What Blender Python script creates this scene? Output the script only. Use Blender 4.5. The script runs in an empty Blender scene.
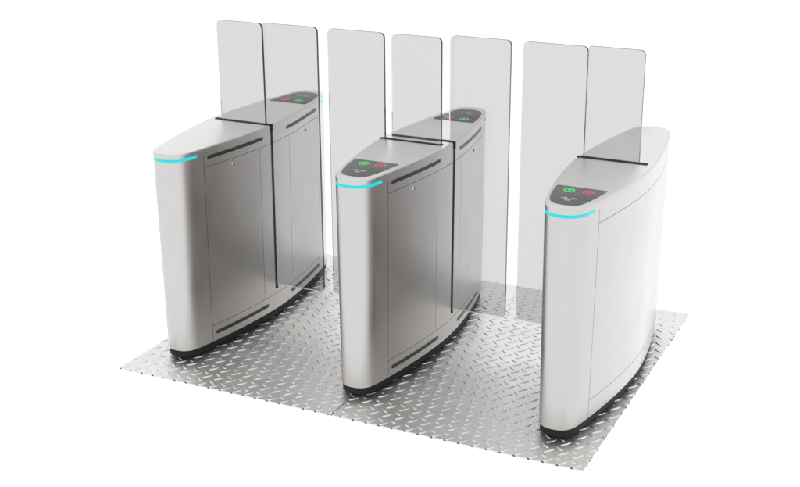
import bpy, bmesh, math, json
from mathutils import Vector, Matrix

sc = bpy.context.scene
COL = sc.collection
sc.render.engine = 'CYCLES'
sc.cycles.use_denoising = True
sc.cycles.max_bounces = 32
sc.cycles.transmission_bounces = 32
sc.cycles.glossy_bounces = 10
sc.cycles.diffuse_bounces = 6
sc.cycles.transparent_max_bounces = 16
sc.cycles.volume_bounces = 0
sc.cycles.caustics_refractive = True
sc.cycles.caustics_reflective = True
sc.cycles.blur_glossy = 0.3
vs = sc.view_settings
vs.view_transform = 'Standard'
vs.look = 'None'
vs.exposure = 0.0
vs.gamma = 1.0
vs.use_curve_mapping = False

# ------------------------------------------------------------------ materials
def new_mat(name):
    m = bpy.data.materials.new(name)
    m.use_nodes = True
    nt = m.node_tree
    return m, nt, nt.nodes['Principled BSDF']

def ramp(nt, src, p0, v0, p1, v1):
    n = nt.nodes.new('ShaderNodeMapRange')
    n.inputs['From Min'].default_value = p0; n.inputs['From Max'].default_value = p1
    n.inputs['To Min'].default_value = v0; n.inputs['To Max'].default_value = v1
    nt.links.new(src, n.inputs['Value'])
    return n.outputs['Result']

def noise(nt, scale, detail=4, stretch=(1, 1, 1)):
    tc = nt.nodes.new('ShaderNodeTexCoord')
    mp = nt.nodes.new('ShaderNodeMapping')
    mp.inputs['Scale'].default_value = stretch
    nz = nt.nodes.new('ShaderNodeTexNoise')
    nz.inputs['Scale'].default_value = scale
    nz.inputs['Detail'].default_value = detail
    nt.links.new(tc.outputs['Object'], mp.inputs['Vector'])
    nt.links.new(mp.outputs['Vector'], nz.inputs['Vector'])
    return nz.outputs['Fac']

def steel(name, base, rough, brush=(1, 1, 0.02), bscale=260, bump=0.04, smudge=0.035):
    m, nt, b = new_mat(name)
    b.inputs['Metallic'].default_value = 1.0
    f = noise(nt, bscale, 3, brush)
    g = noise(nt, 5.0, 4, (1, 1, 0.6))
    mix = nt.nodes.new('ShaderNodeMix'); mix.data_type = 'RGBA'
    mix.inputs['A'].default_value = (*[c * 0.96 for c in base], 1)
    mix.inputs['B'].default_value = (*[min(1, c * 1.03) for c in base], 1)
    nt.links.new(f, mix.inputs['Factor'])
    nt.links.new(mix.outputs['Result'], b.inputs['Base Color'])
    r1 = ramp(nt, f, 0.3, rough - 0.03, 0.7, rough + 0.03)
    r2 = ramp(nt, g, 0.3, -smudge, 0.7, smudge)
    ad = nt.nodes.new('ShaderNodeMath'); ad.operation = 'ADD'
    nt.links.new(r1, ad.inputs[0]); nt.links.new(r2, ad.inputs[1])
    nt.links.new(ad.outputs[0], b.inputs['Roughness'])
    bp = nt.nodes.new('ShaderNodeBump')
    bp.inputs['Strength'].default_value = bump
    bp.inputs['Distance'].default_value = 0.001
    nt.links.new(f, bp.inputs['Height'])
    nt.links.new(bp.outputs['Normal'], b.inputs['Normal'])
    return m

def plain(name, base, rough, metallic=0.0, spec=0.5, grain=0.0):
    m, nt, b = new_mat(name)
    b.inputs['Base Color'].default_value = (*base, 1)
    b.inputs['Metallic'].default_value = metallic
    b.inputs['Specular IOR Level'].default_value = spec
    f = noise(nt, 180, 3)
    nt.links.new(ramp(nt, f, 0.3, max(0.02, rough - 0.05), 0.7, rough + 0.05), b.inputs['Roughness'])
    return m

def glow(name, colr, strength, base=None):
    m, nt, b = new_mat(name)
    b.inputs['Base Color'].default_value = (*(base or colr), 1)
    b.inputs['Roughness'].default_value = 0.35
    b.inputs['Emission Color'].default_value = (*colr, 1)
    b.inputs['Emission Strength'].default_value = strength
    return m

M_BODY = steel('brushed_steel', (0.605, 0.592, 0.582), 0.32, (1, 1, 0.015), 230, 0.06)
M_TOP = steel('satin_steel_top', (0.71, 0.706, 0.70), 0.40, (1, 0.02, 1), 260, 0.03)
M_CORE = plain('dark_cavity', (0.012, 0.012, 0.012), 0.7)
M_RUBBER = plain('black_rubber', (0.012, 0.012, 0.0115), 0.6, 0, 0.25)
M_WINDOW = plain('dark_acrylic', (0.028, 0.027, 0.026), 0.3, 0, 0.5)
M_PANEL = plain('charcoal_panel', (0.085, 0.085, 0.083), 0.38, 0, 0.4)
M_LOCK = plain('chrome_lock', (0.8, 0.8, 0.79), 0.2, 1.0)
M_CYAN = glow('cyan_led', (0.008, 0.74, 0.78), 0.9, (0.0, 0.05, 0.05))
M_UNLIT = plain('unlit_diffuser', (0.34, 0.36, 0.36), 0.4)
M_GREEN = glow('green_led', (0.05, 0.55, 0.13), 0.55)
M_RED = glow('red_led', (0.50, 0.06, 0.11), 0.5)
M_GREEN_LENS = glow('green_lens', (0.02, 0.12, 0.035), 0.06)
M_RED_LENS = glow('red_lens', (0.12, 0.02, 0.03), 0.05)
M_WHITE = plain('white_print', (0.75, 0.75, 0.75), 0.5)
M_TREAD = steel('tread_steel', (0.765, 0.757, 0.745), 0.43, (1, 1, 1), 90, 0.12, 0.07)
M_HOLLOW = plain('hollow_shadow', (0.02, 0.02, 0.02), 0.8)

def glass_mat():
    m, nt, b = new_mat('grey_glass')
    b.inputs['Base Color'].default_value = (1, 1, 1, 1)
    b.inputs['Roughness'].default_value = 0.0
    b.inputs['IOR'].default_value = 1.45
    b.inputs['Transmission Weight'].default_value = 1.0
    va = nt.nodes.new('ShaderNodeVolumeAbsorption')
    va.inputs['Color'].default_value = (0.0, 0.0, 0.0, 1)
    va.inputs['Density'].default_value = 29.5
    nt.links.new(va.outputs[0], nt.nodes['Material Output'].inputs['Volume'])
    return m
M_GLASS = glass_mat()

# ------------------------------------------------------------------ helpers
def link(name, bm, mats, parent=None, smooth=True, angle=35, label=None):
    me = bpy.data.meshes.new(name)
    bmesh.ops.remove_doubles(bm, verts=bm.verts, dist=1e-6)
    bm.to_mesh(me); bm.free()
    for m in (mats if isinstance(mats, (list, tuple)) else [mats]):
        me.materials.append(m)
    if smooth:
        me.polygons.foreach_set('use_smooth', [True] * len(me.polygons))
        me.set_sharp_from_angle(angle=math.radians(angle))
    o = bpy.data.objects.new(name, me)
    COL.objects.link(o)
    if parent: o.parent = parent
    if label: o['label'] = label
    return o

def thing(name, label, cat, loc, group=None):
    o = bpy.data.objects.new(name, None)
    o.empty_display_size = 0.2
    COL.objects.link(o)
    o.location = loc
    o['label'] = label; o['category'] = cat
    if group: o['group'] = group
    return o

def prism(bm, pts, z0, z1, bevel=0.0, mat=0):
    """closed vertical prism from a CCW outline"""
    n = len(pts)
    rings = [(z0, 0.0), (z1 - bevel, 0.0)]
    if bevel:
        rings += [(z1 - bevel * 0.3, bevel * 0.3), (z1, bevel)]
    def inset(d):
        if d == 0: return pts
        out = []
        for i in range(n):
            a, b, c = Vector(pts[i - 1]), Vector(pts[i]), Vector(pts[(i + 1) % n])
            t = (c - a)
            nn = Vector((t.y, -t.x))
            if nn.length: nn.normalize()
            out.append(tuple(b - nn * d))
        return out
    vr = [[bm.verts.new((x, y, z)) for x, y in inset(d)] for z, d in rings]
    for r0, r1 in zip(vr, vr[1:]):
        for i in range(n):
            f = bm.faces.new((r0[i], r0[(i + 1) % n], r1[(i + 1) % n], r1[i])); f.material_index = mat
    f = bm.faces.new(vr[-1]); f.material_index = mat
    f = bm.faces.new(vr[0][::-1]); f.material_index = mat

def rounded(pts, r, seg=5):
    """round the corners of a CCW polygon"""
    out = []
    n = len(pts)
    for i in range(n):
        p0, p, p1 = Vector(pts[i - 1]), Vector(pts[i]), Vector(pts[(i + 1) % n])
        rr = r[i] if isinstance(r, (list, tuple)) else r
        if rr <= 0: out.append(tuple(p)); continue
        a = (p0 - p); b = (p1 - p)
        d = min(rr, a.length * 0.49, b.length * 0.49)
        a = p + a.normalized() * d; b = p + b.normalized() * d
        for k in range(seg + 1):
            t = k / seg
            out.append(tuple(a * (1 - t) ** 2 + p * 2 * t * (1 - t) + b * t * t))
    return out

# ------------------------------------------------------------------ cabinet outline
W, K, PW, T = 0.1706, 0.1838, 1.7, 0.008          # half width, bow of the sides, draft towards the floor
YS = 0.600                                  # side arc ends, rounded nose begins
ZB, ZT = 0.050, 1.0                        # bottom and top of the steel body
NOSE_Y = 0.692

def half_w(y): return W - K * abs(y) ** PW

def nose_pts(n=14):
    """from the +x side end to the -x side end round the near (-y) nose"""
    x0 = half_w(YS)
    s = K * PW * YS ** (PW - 1)
    l = math.hypot(1, s)
    P0 = Vector((x0, -YS)); P1 = P0 + Vector((-s / l, -1 / l)) * 0.054
    P3 = Vector((0, -NOSE_Y)); P2 = Vector((0.061, -NOSE_Y))
    half = []
    for i in range(n + 1):
        t = i / n
        half.append(P0 * (1 - t) ** 3 + P1 * 3 * t * (1 - t) ** 2 + P2 * 3 * t * t * (1 - t) + P3 * t ** 3)
    pts = [(p.x, p.y) for p in half]
    pts += [(-p.x, p.y) for p in half[-2::-1]]
    return pts

Y_MARKS = [0.568, 0.530, 0.528, 0.142, 0.140, 0.043, 0.029]
def side_ys():
    ys = {round(-0.6 + i * 0.04, 4) for i in range(31)} | {-YS, YS}
    for m in Y_MARKS: ys |= {m, -m}
    ys = sorted(ys)
    out = []
    for y in ys:                           # drop regular samples that crowd a seam
        if abs(y) in Y_MARKS or abs(abs(y) - YS) < 1e-6 or all(abs(abs(y) - m) > 0.006 for m in Y_MARKS):
            out.append(y)
    return out

def outline():
    """CCW list of (x, y, tag); tag 'R' +x side, 'L' -x side, 'F' near nose, 'B' far nose"""
    ys = side_ys()
    pts = []
    nn = nose_pts()                        # +x -> -x along -y : clockwise, so reverse for CCW
    near = nn[::-1]                        # -x end -> +x end
    for x, y in near[:-1]: pts.append((x, y, 'F'))
    for y in ys[:-1]: pts.append((half_w(y), y, 'R'))
    for x, y in [(-a, -b) for a, b in near][:-1]: pts.append((x, y, 'B'))
    for y in ys[::-1][:-1]: pts.append((-half_w(y), y, 'L'))
    return pts
OUT = outline()
N = len(OUT)
NRM = []
for i in range(N):
    a = Vector(OUT[i - 1][:2]); c = Vector(OUT[(i + 1) % N][:2]); t = c - a
    NRM.append(Vector((t.y, -t.x)).normalized())

def surf(i, z, d=0.0):
    i %= N
    off = d - T * (ZT - z)
    return Vector((OUT[i][0] + NRM[i].x * off, OUT[i][1] + NRM[i].y * off, z))

def side_x(y, z, d=0.0):
    """|x| of the bowed side at y"""
    return half_w(y) - T * (ZT - z) + d

def ring(z, d): return [tuple(surf(i, z, d)[:2]) for i in range(N)]

def col_side(i):
    """mid y and side of the cell i..i+1"""
    j = (i + 1) % N
    return (OUT[i][1] + OUT[j][1]) / 2, OUT[i][2]

def grid(cells, zs, depth, top_bevel=False, bottom=True):
    """faces for all (i,k) cells wanted; open edges are turned inward by depth"""
    bm = bmesh.new()
    vs, inner = {}, {}
    def v(i, k):
        i %= N
        if (i, k) not in vs: vs[i, k] = bm.verts.new(surf(i, zs[k]))
        return vs[i, k]
    def w(i, k):
        i %= N
        if (i, k) not in inner: inner[i, k] = bm.verts.new(surf(i, zs[k], -depth))
        return inner[i, k]
    for (i, k) in cells:
        bm.faces.new((v(i, k), v(i + 1, k), v(i + 1, k + 1), v(i, k + 1)))
    for (i, k) in cells:
        for (di, dk, e) in ((-1, 0, ((i, k + 1), (i, k))), (1, 0, ((i + 1, k), (i + 1, k + 1))),
                            (0, -1, ((i, k), (i + 1, k))), (0, 1, ((i + 1, k + 1), (i, k + 1)))):
            if ((i + di) % N, k + dk) not in cells:
                if dk == 1 and k + 2 == len(zs) and top_bevel: continue
                (a, b), (c, d) = e
                bm.faces.new((v(a, b), w(a, b), w(c, d), v(c, d)))
    return bm

Z_LINES = sorted({ZB, 0.130, 0.132, 0.156, 0.40, 0.66, 0.907, 0.909, 0.9635, 0.9775, 0.995})

def cell_kind(i, k, cfg):
    """which piece of the side a cell belongs to"""
    y, s = col_side(i)
    z = (Z_LINES[k] + Z_LINES[k + 1]) / 2
    if 0.9635 < z < 0.9775 and (s in 'FB' or abs(y) > 0.568): return 'led'
    if s in 'FB': return 'body'
    gap = cfg['gap'].get(s)
    if gap is not None and abs(y - gap) < 0.0071 and 0.156 < z: return 'gap'
    if 0.528 < abs(y) < 0.530 and z < 0.9635: return 'seam'
    if abs(y) < 0.530 and 0.130 < z < 0.909:
        if 0.130 < z < 0.132 or 0.907 < z < 0.909: return 'seam'
        if cfg['doors'].get(s):
            if 0.140 < abs(y) < 0.142: return 'seam'
            if y < -0.14: return 'door_n' + s
            if y > 0.14: return 'door_f' + s
            if gap is not None:
                return ('mid_n' if y < gap else 'mid_f') + s
            return 'mid_n' + s
        return 'panel' + s
    return 'body'

def strip_on_side(bm, s, y0, y1, z0, z1, d0, d1, n=14):
    """a slim round ended bar lying on the bowed side s (+1 / -1)"""
    h = (z1 - z0) / 2; zc = (z0 + z1) / 2
    pts = []
    for k in range(9):
        a = math.pi / 2 + math.pi * k / 8
        pts.append((y0 + h + h * math.cos(a), zc + h * math.sin(a)))
    mid = [y0 + h + (y1 - y0 - 2 * h) * k / n for k in range(1, n)]
    pts += [(y, z0) for y in mid]
    for k in range(9):
        a = -math.pi / 2 + math.pi * k / 8
        pts.append((y1 - h + h * math.cos(a), zc + h * math.sin(a)))
    pts += [(y, z1) for y in mid[::-1]]
    m = len(pts)
    f = [bm.verts.new((s * side_x(y, z, d1), y, z)) for y, z in pts]
    b = [bm.verts.new((s * side_x(y, z, d0), y, z)) for y, z in pts]
    for i in range(m):
        q = (f[i], b[i], b[(i + 1) % m], f[(i + 1) % m])
        bm.faces.new(q if s > 0 else q[::-1])
    # fill the curved face as a strip: pair lower and upper points
    def fill(vv, flip):
        lo = vv[4:9] + vv[9:9 + n - 1] + vv[9 + n - 1:9 + n - 1 + 5]
        hi = (vv[0:5])[::-1] + vv[9 + n - 1 + 9:][::-1] + vv[9 + n - 1 + 4:9 + n - 1 + 9][::-1]
        for i in range(len(lo) - 1):
            q = [lo[i], lo[i + 1], hi[i + 1], hi[i]]
            q = [x for j, x in enumerate(q) if x not in q[:j]]
            if len(q) >= 3:
                bm.faces.new(q if not flip else q[::-1])
    fill(f, s < 0); fill(b, s > 0)

def disc(bm, cx, cy, r0, r1, z, seg=28, h=0.0006):
    """flat raised ring (r0 inner, r1 outer)"""
    rows = []
    for r, zz in ((r1, z - 0.0005), (r1, z + h), (r0, z + h), (r0, z - 0.0005)):
        rows.append([bm.verts.new((cx + r * math.cos(2 * math.pi * k / seg), cy + r * math.sin(2 * math.pi * k / seg), zz)) for k in range(seg)])
    for a, b in zip(rows, rows[1:]):
        for k in range(seg):
            bm.faces.new((a[k], a[(k + 1) % seg], b[(k + 1) % seg], b[k]))

def bar2(bm, x0, y0, x1, y1, wd, z, h=0.0006):
    d = Vector((x1 - x0, y1 - y0)); nrm = Vector((-d.y, d.x)).normalized() * wd / 2
    p = [(x0 + nrm.x, y0 + nrm.y), (x0 - nrm.x, y0 - nrm.y), (x1 - nrm.x, y1 - nrm.y), (x1 + nrm.x, y1 + nrm.y)]
    prism(bm, p, z - 0.0005, z + h)

def arc2(bm, cx, cy, r, a0, a1, wd, z, seg=8):
    for k in range(seg):
        t0 = math.radians(a0 + (a1 - a0) * k / seg); t1 = math.radians(a0 + (a1 - a0) * (k + 1) / seg)
        bar2(bm, cx + r * math.cos(t0), cy + r * math.sin(t0), cx + r * math.cos(t1), cy + r * math.sin(t1), wd, z)

def glass_sheet(name, root, x0, x1, y, z0, z1, round_bottom=(False, False), top_r=(0.026, 0.026)):
    th, r = 0.0150, 0.026
    pts = [(x0, z0), (x1, z0), (x1, z1), (x0, z1)]
    pts = rounded(pts, [r if round_bottom[0] else 0, r if round_bottom[1] else 0, top_r[1], top_r[0]], 6)
    bm = bmesh.new()
    ch = 0.0008
    rows = []
    cx, cz = (x0 + x1) / 2, (z0 + z1) / 2
    def shrink(p, d):
        return (p[0] - math.copysign(d, p[0] - cx), p[1] - math.copysign(d, p[1] - cz))
    for yy, d in ((-th / 2, 0), (th / 2, 0)):
        rows.append([bm.verts.new((shrink(p, d)[0], y + yy, shrink(p, d)[1])) for p in pts])
    n = len(pts)
    for a, b in zip(rows, rows[1:]):
        for k in range(n):
            bm.faces.new((a[k], a[(k + 1) % n], b[(k + 1) % n], b[k]))
    bm.faces.new(rows[0][::-1]); bm.faces.new(rows[-1])
    bmesh.ops.recalc_face_normals(bm, faces=bm.faces)
    return link(name, bm, M_GLASS, root, smooth=False)

def reader_panel(root, end):
    """charcoal glass plate with the three symbols; end -1 near, +1 far (turned round)"""
    R = (lambda x, y: (x, y)) if end < 0 else (lambda x, y: (-x, -y))
    base = [(-0.114, -0.397), (-0.103, -0.50), (-0.080, -0.594), (-0.052, -0.630), (0.0, -0.640), (0.048, -0.628), (0.066, -0.590), (0.086, -0.50), (0.100, -0.397)]
    pts = rounded(base, [0.012, 0.03, 0.03, 0.02, 0.03, 0.02, 0.03, 0.03, 0.009], 5)
    bm = bmesh.new()
    prism(bm, [R(*p) for p in pts], ZT - 0.002, ZT + 0.0012, 0.0005)
    bmesh.ops.recalc_face_normals(bm, faces=bm.faces)
    panel = link('reader_panel', bm, M_PANEL, root, angle=25)
    z = ZT + 0.0012
    def fin(name, bm, mat):
        for v in bm.verts:
            v.co.x, v.co.y = R(v.co.x, v.co.y)
        bmesh.ops.recalc_face_normals(bm, faces=bm.faces)
        link(name, bm, mat, panel, smooth=False)
    gx, gy = -0.045, -0.449
    rx, ry = 0.034, -0.449
    bm = bmesh.new()
    prism(bm, [(gx + 0.017 * math.cos(k * math.pi / 12), gy + 0.017 * math.sin(k * math.pi / 12)) for k in range(24)], z - 0.001, z + 0.0002)
    fin('green_lamp_lens', bm, M_GREEN_LENS)
    bm = bmesh.new()
    prism(bm, [(rx + 0.017 * math.cos(k * math.pi / 12), ry + 0.017 * math.sin(k * math.pi / 12)) for k in range(24)], z - 0.001, z + 0.0002)
    fin('red_lamp_lens', bm, M_RED_LENS)
    bm = bmesh.new()
    disc(bm, gx, gy, 0.018, 0.0232, z)
    bar2(bm, gx + 0.002, gy - 0.012, gx + 0.002, gy + 0.004, 0.007, z)
    prism(bm, [(gx - 0.011, gy + 0.002), (gx + 0.013, gy + 0.002), (gx + 0.001, gy + 0.014)], z - 0.0005, z + 0.0006)
    fin('green_arrow_light', bm, M_GREEN)
    bm = bmesh.new()
    disc(bm, rx, ry, 0.018, 0.0232, z)
    bar2(bm, rx - 0.009, ry - 0.009, rx + 0.009, ry + 0.009, 0.005, z)
    bar2(bm, rx - 0.009, ry + 0.009, rx - 0.0024, ry + 0.0024, 0.005, z)
    bar2(bm, rx + 0.0024, ry - 0.0024, rx + 0.009, ry - 0.009, 0.005, z)
    fin('red_cross_light', bm, M_RED)
    cx, cy = -0.012, -0.556
    bm = bmesh.new()
    # contactless card held under radio waves
    for r in (0.012, 0.020, 0.028):
        arc2(bm, cx, cy - 0.012, r, 22, 72, 0.0019, z, 5)
        arc2(bm, cx, cy - 0.012, r, 108, 158, 0.0019, z, 5)
    bar2(bm, cx - 0.008, cy - 0.014, cx + 0.008, cy - 0.014, 0.0019, z)
    bar2(bm, cx - 0.008, cy - 0.024, cx + 0.008, cy - 0.024, 0.0019, z)
    bar2(bm, cx - 0.0067, cy - 0.0227, cx - 0.0067, cy - 0.0153, 0.0019, z)
    bar2(bm, cx + 0.0067, cy - 0.0227, cx + 0.0067, cy - 0.0153, 0.0019, z)
    for v in bm.verts:
        v.co.x = cx + (v.co.x - cx) * 1.2
    fin('card_symbol', bm, M_WHITE)
    return panel

# ------------------------------------------------------------------ one turnstile
S = 0.9247
SLOT = 0.0358
WING = 0.4345
Z_GLASS = 1.4866
Z_WING = 0.1812

def turnstile(cfg):
    root = thing('turnstile', cfg['label'], 'turnstile', (cfg['x'], 0, 0), 'turnstiles standing in a row on the tread plate')
    kinds = {}
    K_ = len(Z_LINES) - 1
    for i in range(N):
        for k in range(K_):
            kinds.setdefault(cell_kind(i, k, cfg), set()).add((i, k))
    # steel shell with its top
    bm = grid(kinds['body'], Z_LINES, 0.006, top_bevel=True)
    kt = K_
    prev = None
    bevel = [(0.995, 0.0), (0.9975, -0.0006), (0.9993, -0.002), (1.0, -0.0045)]
    rows = [[bm.verts.new(surf(i, z, d)) for i in range(N)] for z, d in bevel]
    for a, b in zip(rows, rows[1:]):
        for i in range(N):
            y, s = col_side(i)
            bm.faces.new((a[i], a[(i + 1) % N], b[(i + 1) % N], b[i]))
    f = bm.faces.new(rows[-1]); f.material_index = 1
    body = link('body', bm, [M_BODY, M_TOP], root, angle=40)
    # black core added to give the gaps and seams their shade
    bm = bmesh.new()
    prism(bm, ring(0.96, -0.018), ZB + 0.004, ZT - 0.012)
    link('inner_core', bm, M_CORE, root)
    # plinth
    bm = bmesh.new()
    prism(bm, ring(ZB, -0.028), 0.0, 0.022)
    prism(bm, ring(ZB, -0.004), 0.018, ZB - 0.0006)
    link('plinth', bm, M_RUBBER, root)
    # cladding
    for kd in sorted(kinds):
        if kd[:4] in ('door', 'mid_', 'pane'):
            name = {'door': 'door', 'mid_': 'centre_panel', 'pane': 'side_panel'}[kd[:4]]
            o = link(name, grid(kinds[kd], Z_LINES, 0.005), M_BODY, root, angle=40)
            if kd[:4] == 'door':
                s = 1 if kd[-1] == 'R' else -1
                y = -0.34 if kd[5] == 'n' else 0.34
                bm = bmesh.new()
                zc = 0.882
                c = Vector((s * side_x(y, zc, 0), y, zc))
                mat = Matrix.Translation(c) @ Matrix.Rotation(s * math.pi / 2, 4, 'Y')
                bmesh.ops.create_cone(bm, cap_ends=True, segments=20, radius1=0.0085, radius2=0.0075, depth=0.005, matrix=mat)
                bmesh.ops.create_cube(bm, size=1, matrix=Matrix.Translation(c + Vector((s * 0.0026, 0, 0))) @ Matrix.Diagonal((0.001, 0.0022, 0.009, 1)))
                bm.faces.ensure_lookup_table()
                for f in bm.faces[-6:]: f.material_index = 1
                link('keyhole', bm, [M_LOCK, M_CORE], o)
    # cyan light strips round both noses
    for s in ('near', 'far'):
        cells = {(i, k) for (i, k) in kinds['led'] if (OUT[i][1] < 0) == (s == 'near')}
        bm = grid(cells, Z_LINES, 0.004)
        link('light_strip', bm, M_CYAN if s in cfg['lit'] else M_UNLIT, root)
    # dark sensor windows on the passage sides
    for sname, s in (('R', 1), ('L', -1)):
        if not cfg['doors'].get(sname): continue
        for y0, y1 in ((-0.505, -0.112), (0.112, 0.505)):
            for z0, z1 in ((0.942, 0.959), (0.081, 0.099)):
                bm = bmesh.new()
                strip_on_side(bm, s, y0, y1, z0, z1, -0.004, 0.0008)
                bmesh.ops.recalc_face_normals(bm, faces=bm.faces)
                link('sensor_window', bm, M_WINDOW, root, angle=40)
    # black slot liners over the top, turned down at the passage edge
    for y, xa, xb in cfg['slots']:
        bm = bmesh.new()
        h = 0.0105 if len(cfg['slots']) > 1 else 0.0118
        prism(bm, [(xa, y - h), (xb, y - h), (xb, y + h), (xa, y + h)], ZT - 0.004, ZT + 0.003)
        link('wing_slot', bm, M_RUBBER, root, smooth=False)
    for sname, y in cfg['gap'].items():
        s = 1 if sname == 'R' else -1
        bm = bmesh.new()
        xs = side_x(y, 1.0)
        a, b = sorted((s * (xs - 0.01), s * (xs + (0.005 if s > 0 else 0.001))))
        prism(bm, [(a, y - 0.0095), (b, y - 0.0095), (b, y + 0.0095), (a, y + 0.0095)], 0.968, ZT + 0.0027)
        link('slot_lip', bm, M_RUBBER, root, smooth=False)
        # brush seal down the side that the wing slides through
        bm = bmesh.new()
        n = 6
        for k in range(n):
            z0, z1 = 0.157 + (0.968 - 0.157) * k / n, 0.157 + (0.968 - 0.157) * (k + 1) / n
            vv = []
            for z in (z0, z1):
                x1 = s * side_x(y, z, 0.004); x0 = s * side_x(y, z, -0.016)
                vv.append([bm.verts.new(c) for c in ((x0, y - 0.0068, z), (x1, y - 0.0068, z), (x1, y + 0.0068, z), (x0, y + 0.0068, z))])
            for i in range(4):
                bm.faces.new((vv[0][i], vv[0][(i + 1) % 4], vv[1][(i + 1) % 4], vv[1][i]))
            if k == 0: bm.faces.new(vv[0][::-1])
            if k == n - 1: bm.faces.new(vv[1])
        bmesh.ops.remove_doubles(bm, verts=bm.verts, dist=1e-6)
        bmesh.ops.recalc_face_normals(bm, faces=bm.faces)
        link('brush_seal', bm, M_RUBBER, root, smooth=False)
    for e in cfg['panels']: reader_panel(root, e)
    for x0, x1, y, tr in cfg['wings']:
        glass_sheet('glass_wing', root, x0, x1, y, Z_WING, Z_GLASS, round_bottom=(x0 < 0, x1 > 0), top_r=tr)
    for x0, x1, y, tr in cfg['screens']:
        glass_sheet('glass_screen', root, x0, x1, y, ZT + 0.0018, Z_GLASS, top_r=tr)
    return root

turnstile(dict(x=-S, label='leftmost turnstile, its near end a bare steel top without a dark panel',
    gap={'R': -SLOT}, doors={'R': True}, slots=[(-SLOT - 0.006, -0.141, W)], panels=[1], lit=('near', 'far'),
    wings=[(0.1448, WING, -SLOT, (0.006, 0.026))], screens=[(-0.098, 0.150, -SLOT - 0.0165, (0.026, 0.026))]))
turnstile(dict(x=0.0, label='middle turnstile with dark panels at both ends and a glass wing on each side',
    gap={'R': SLOT, 'L': -SLOT}, doors={'R': True, 'L': True}, slots=[(-SLOT, -W, 0.141), (SLOT, -0.141, W)], panels=[-1, 1], lit=('near',),
    wings=[(-WING, -0.146, -SLOT, (0.026, 0.026)), (0.146, WING, SLOT, (0.026, 0.026))], screens=[(-0.109, 0.136, -SLOT, (0.026, 0.026))]))
turnstile(dict(x=S, label='rightmost turnstile, its plain pale outer side without doors or dark slits',
    gap={'L': SLOT}, doors={'L': True}, slots=[(SLOT + 0.006, -W, 0.141)], panels=[-1], lit=('near',),
    wings=[(-WING, -0.1425, SLOT, (0.026, 0.026))], screens=[(-0.1460, 0.101, SLOT + 0.0165, (0.012, 0.026))]))

# ------------------------------------------------------------------ tread plates
XP, YP, THK = 1.1166, 0.867, 0.006
PX, PY, SH = 0.0607, 0.0785, 0.0180

def lens_rows(L, Wd, H, n=10, m=6):
    rows = []
    for i in range(n + 1):
        u = -1 + 2 * i / n
        wv = Wd / 2 * (1 - abs(u) ** 2.0)
        hv = H * (1 - abs(u) ** 5)
        row = []
        for j in range(m + 1):
            v = (-1, -0.78, -0.5, 0, 0.5, 0.78, 1)[j]
            row.append((u * L / 2, v * max(wv, 0.0002), hv * (1 - abs(v) ** 3.2)))
        rows.append(row)
    return rows

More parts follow.
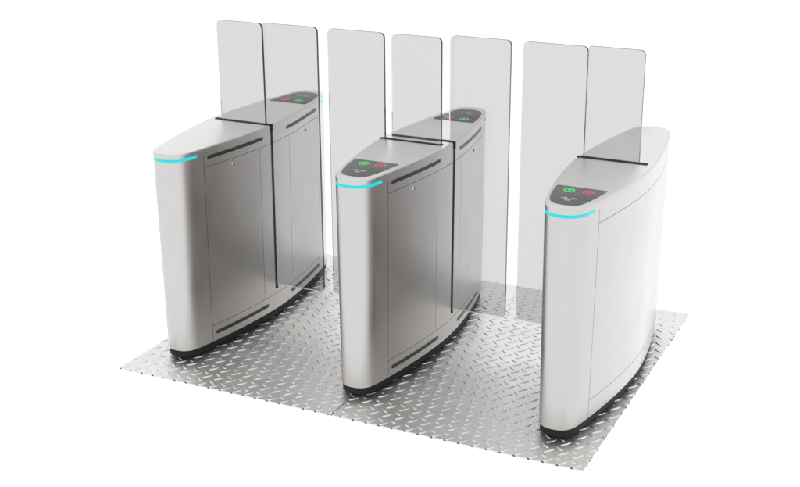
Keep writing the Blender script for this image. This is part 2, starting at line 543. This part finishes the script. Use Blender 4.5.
def tread_plate(x0, x1, label, joint=None):
    bm = bmesh.new()
    if joint:                              # dark strip added so the open joint looks shaded
        prism(bm, [(joint[0], -YP + 0.001), (joint[1], -YP + 0.001), (joint[1], YP - 0.001), (joint[0], YP - 0.001)], -THK + 0.001, -0.0004, mat=1)
    prism(bm, [(x0, -YP), (x1, -YP), (x1, YP), (x0, YP)], -THK, 0.0)
    kinds = (( 54, 0.057, 0.0142, 0.0036, 0.0, 0.0), (-38, 0.049, 0.0142, 0.0036, -0.028, 0.033))
    for ang, L, Wd, H, ox, oy in kinds:
        rows = lens_rows(L, Wd, H)
        ca, sa = math.cos(math.radians(ang)), math.sin(math.radians(ang))
        reach = L / 2
        for j in range(-26, 6):
            cy0 = -0.770 + oy - j * PY
            if abs(cy0) > YP + reach: continue
            for i in range(-60, 60):
                cx0 = -0.392 + ox + i * PX + j * SH
                if not (x0 - reach < cx0 < x1 + reach): continue
                ex = abs(L / 2 * ca); ey = abs(L / 2 * sa)
                sub = bmesh.new() if (cx0 - ex < x0 or cx0 + ex > x1 or abs(cy0) + ey > YP) else bm
                vv = [[sub.verts.new((cx0 + a * ca - b * sa, cy0 + a * sa + b * ca, c - 0.0002)) for a, b, c in r] for r in rows]
                for r0, r1 in zip(vv, vv[1:]):
                    for k in range(len(r0) - 1):
                        sub.faces.new((r0[k], r1[k], r1[k + 1], r0[k + 1]))
                if sub is not bm:
                    for co, no in (((x0, 0, 0), (-1, 0, 0)), ((x1, 0, 0), (1, 0, 0)), ((0, -YP, 0), (0, -1, 0)), ((0, YP, 0), (0, 1, 0))):
                        bmesh.ops.bisect_plane(sub, geom=sub.verts[:] + sub.edges[:] + sub.faces[:], plane_co=co, plane_no=no, clear_outer=True)
                    if sub.faces:
                        # flat dark patch painted for the shade in a cut tread's hollow back
                        for axis, lim in ((1, -YP), (0, x1), (0, x0), (1, YP)):
                            hit = [v.co for v in sub.verts if abs(v.co[axis] - lim) < 1e-5]
                            if len(hit) > 1:
                                o = 1 - axis
                                a, b = min(h[o] for h in hit), max(h[o] for h in hit)
                                c = (a + b) / 2; hw = min(0.011, max((b - a) / 2, 0.006))
                                dd = math.copysign(0.0006, lim)
                                q = []
                                for t, z in ((-hw, -0.0045), (hw, -0.0045), (hw * 0.75, 0.0008), (-hw * 0.75, 0.0008)):
                                    p = [0, 0, z]; p[axis] = lim + dd; p[o] = c + t
                                    q.append(bm.verts.new(p))
                                f = bm.faces.new(q); f.material_index = 1
                        me = bpy.data.meshes.new('tmp'); sub.to_mesh(me); bm.from_mesh(me); bpy.data.meshes.remove(me)
                    sub.free()
    o = link('tread_plate', bm, [M_TREAD, M_HOLLOW], None, angle=60)
    o['label'] = label; o['category'] = 'floor plate'; o['group'] = 'diamond tread steel floor plates'
    return o

tread_plate(-XP, -0.0070, 'left sheet of diamond tread steel floor, under the leftmost turnstile', (-0.0069, -0.0033))
tread_plate(-0.0032, XP, 'right sheet of diamond tread steel floor, under the rightmost turnstile')

# ------------------------------------------------------------------ light: a white studio with one added brighter patch
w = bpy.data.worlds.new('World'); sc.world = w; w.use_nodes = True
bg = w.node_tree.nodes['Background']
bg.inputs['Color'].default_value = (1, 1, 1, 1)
# brighter patch added to the world, out of view, to whiten the right cabinet's side
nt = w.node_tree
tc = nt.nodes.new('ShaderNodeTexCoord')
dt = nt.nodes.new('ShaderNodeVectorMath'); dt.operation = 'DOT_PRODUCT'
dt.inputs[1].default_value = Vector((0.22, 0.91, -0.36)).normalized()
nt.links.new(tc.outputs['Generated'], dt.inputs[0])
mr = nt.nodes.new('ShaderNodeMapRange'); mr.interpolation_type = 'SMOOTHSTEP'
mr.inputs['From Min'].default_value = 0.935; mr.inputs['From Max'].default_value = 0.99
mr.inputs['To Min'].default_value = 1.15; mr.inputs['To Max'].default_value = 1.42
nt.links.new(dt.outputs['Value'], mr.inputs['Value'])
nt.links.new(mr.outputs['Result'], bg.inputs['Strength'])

# ------------------------------------------------------------------ camera
cam = bpy.data.cameras.new('camera'); co = bpy.data.objects.new('camera', cam); COL.objects.link(co)
rx, ry, rz = 1.22455, -0.00444, 0.44461
f, cx, cy = 1282.85636, 405.42185, 246.06568
Rm = Matrix.Rotation(rz, 4, 'Z') @ Matrix.Rotation(rx, 4, 'X') @ Matrix.Rotation(ry, 4, 'Z')
co.matrix_world = Matrix.Translation((2.39789, -5.16639, 2.53797)) @ Rm
cam.sensor_fit = 'HORIZONTAL'; cam.sensor_width = 36.0
cam.lens = f / 800 * 36
cam.shift_x = (400 - cx) / 800
cam.shift_y = (cy - 243.5) / 800
cam.clip_start = 0.05; cam.clip_end = 500
sc.camera = co
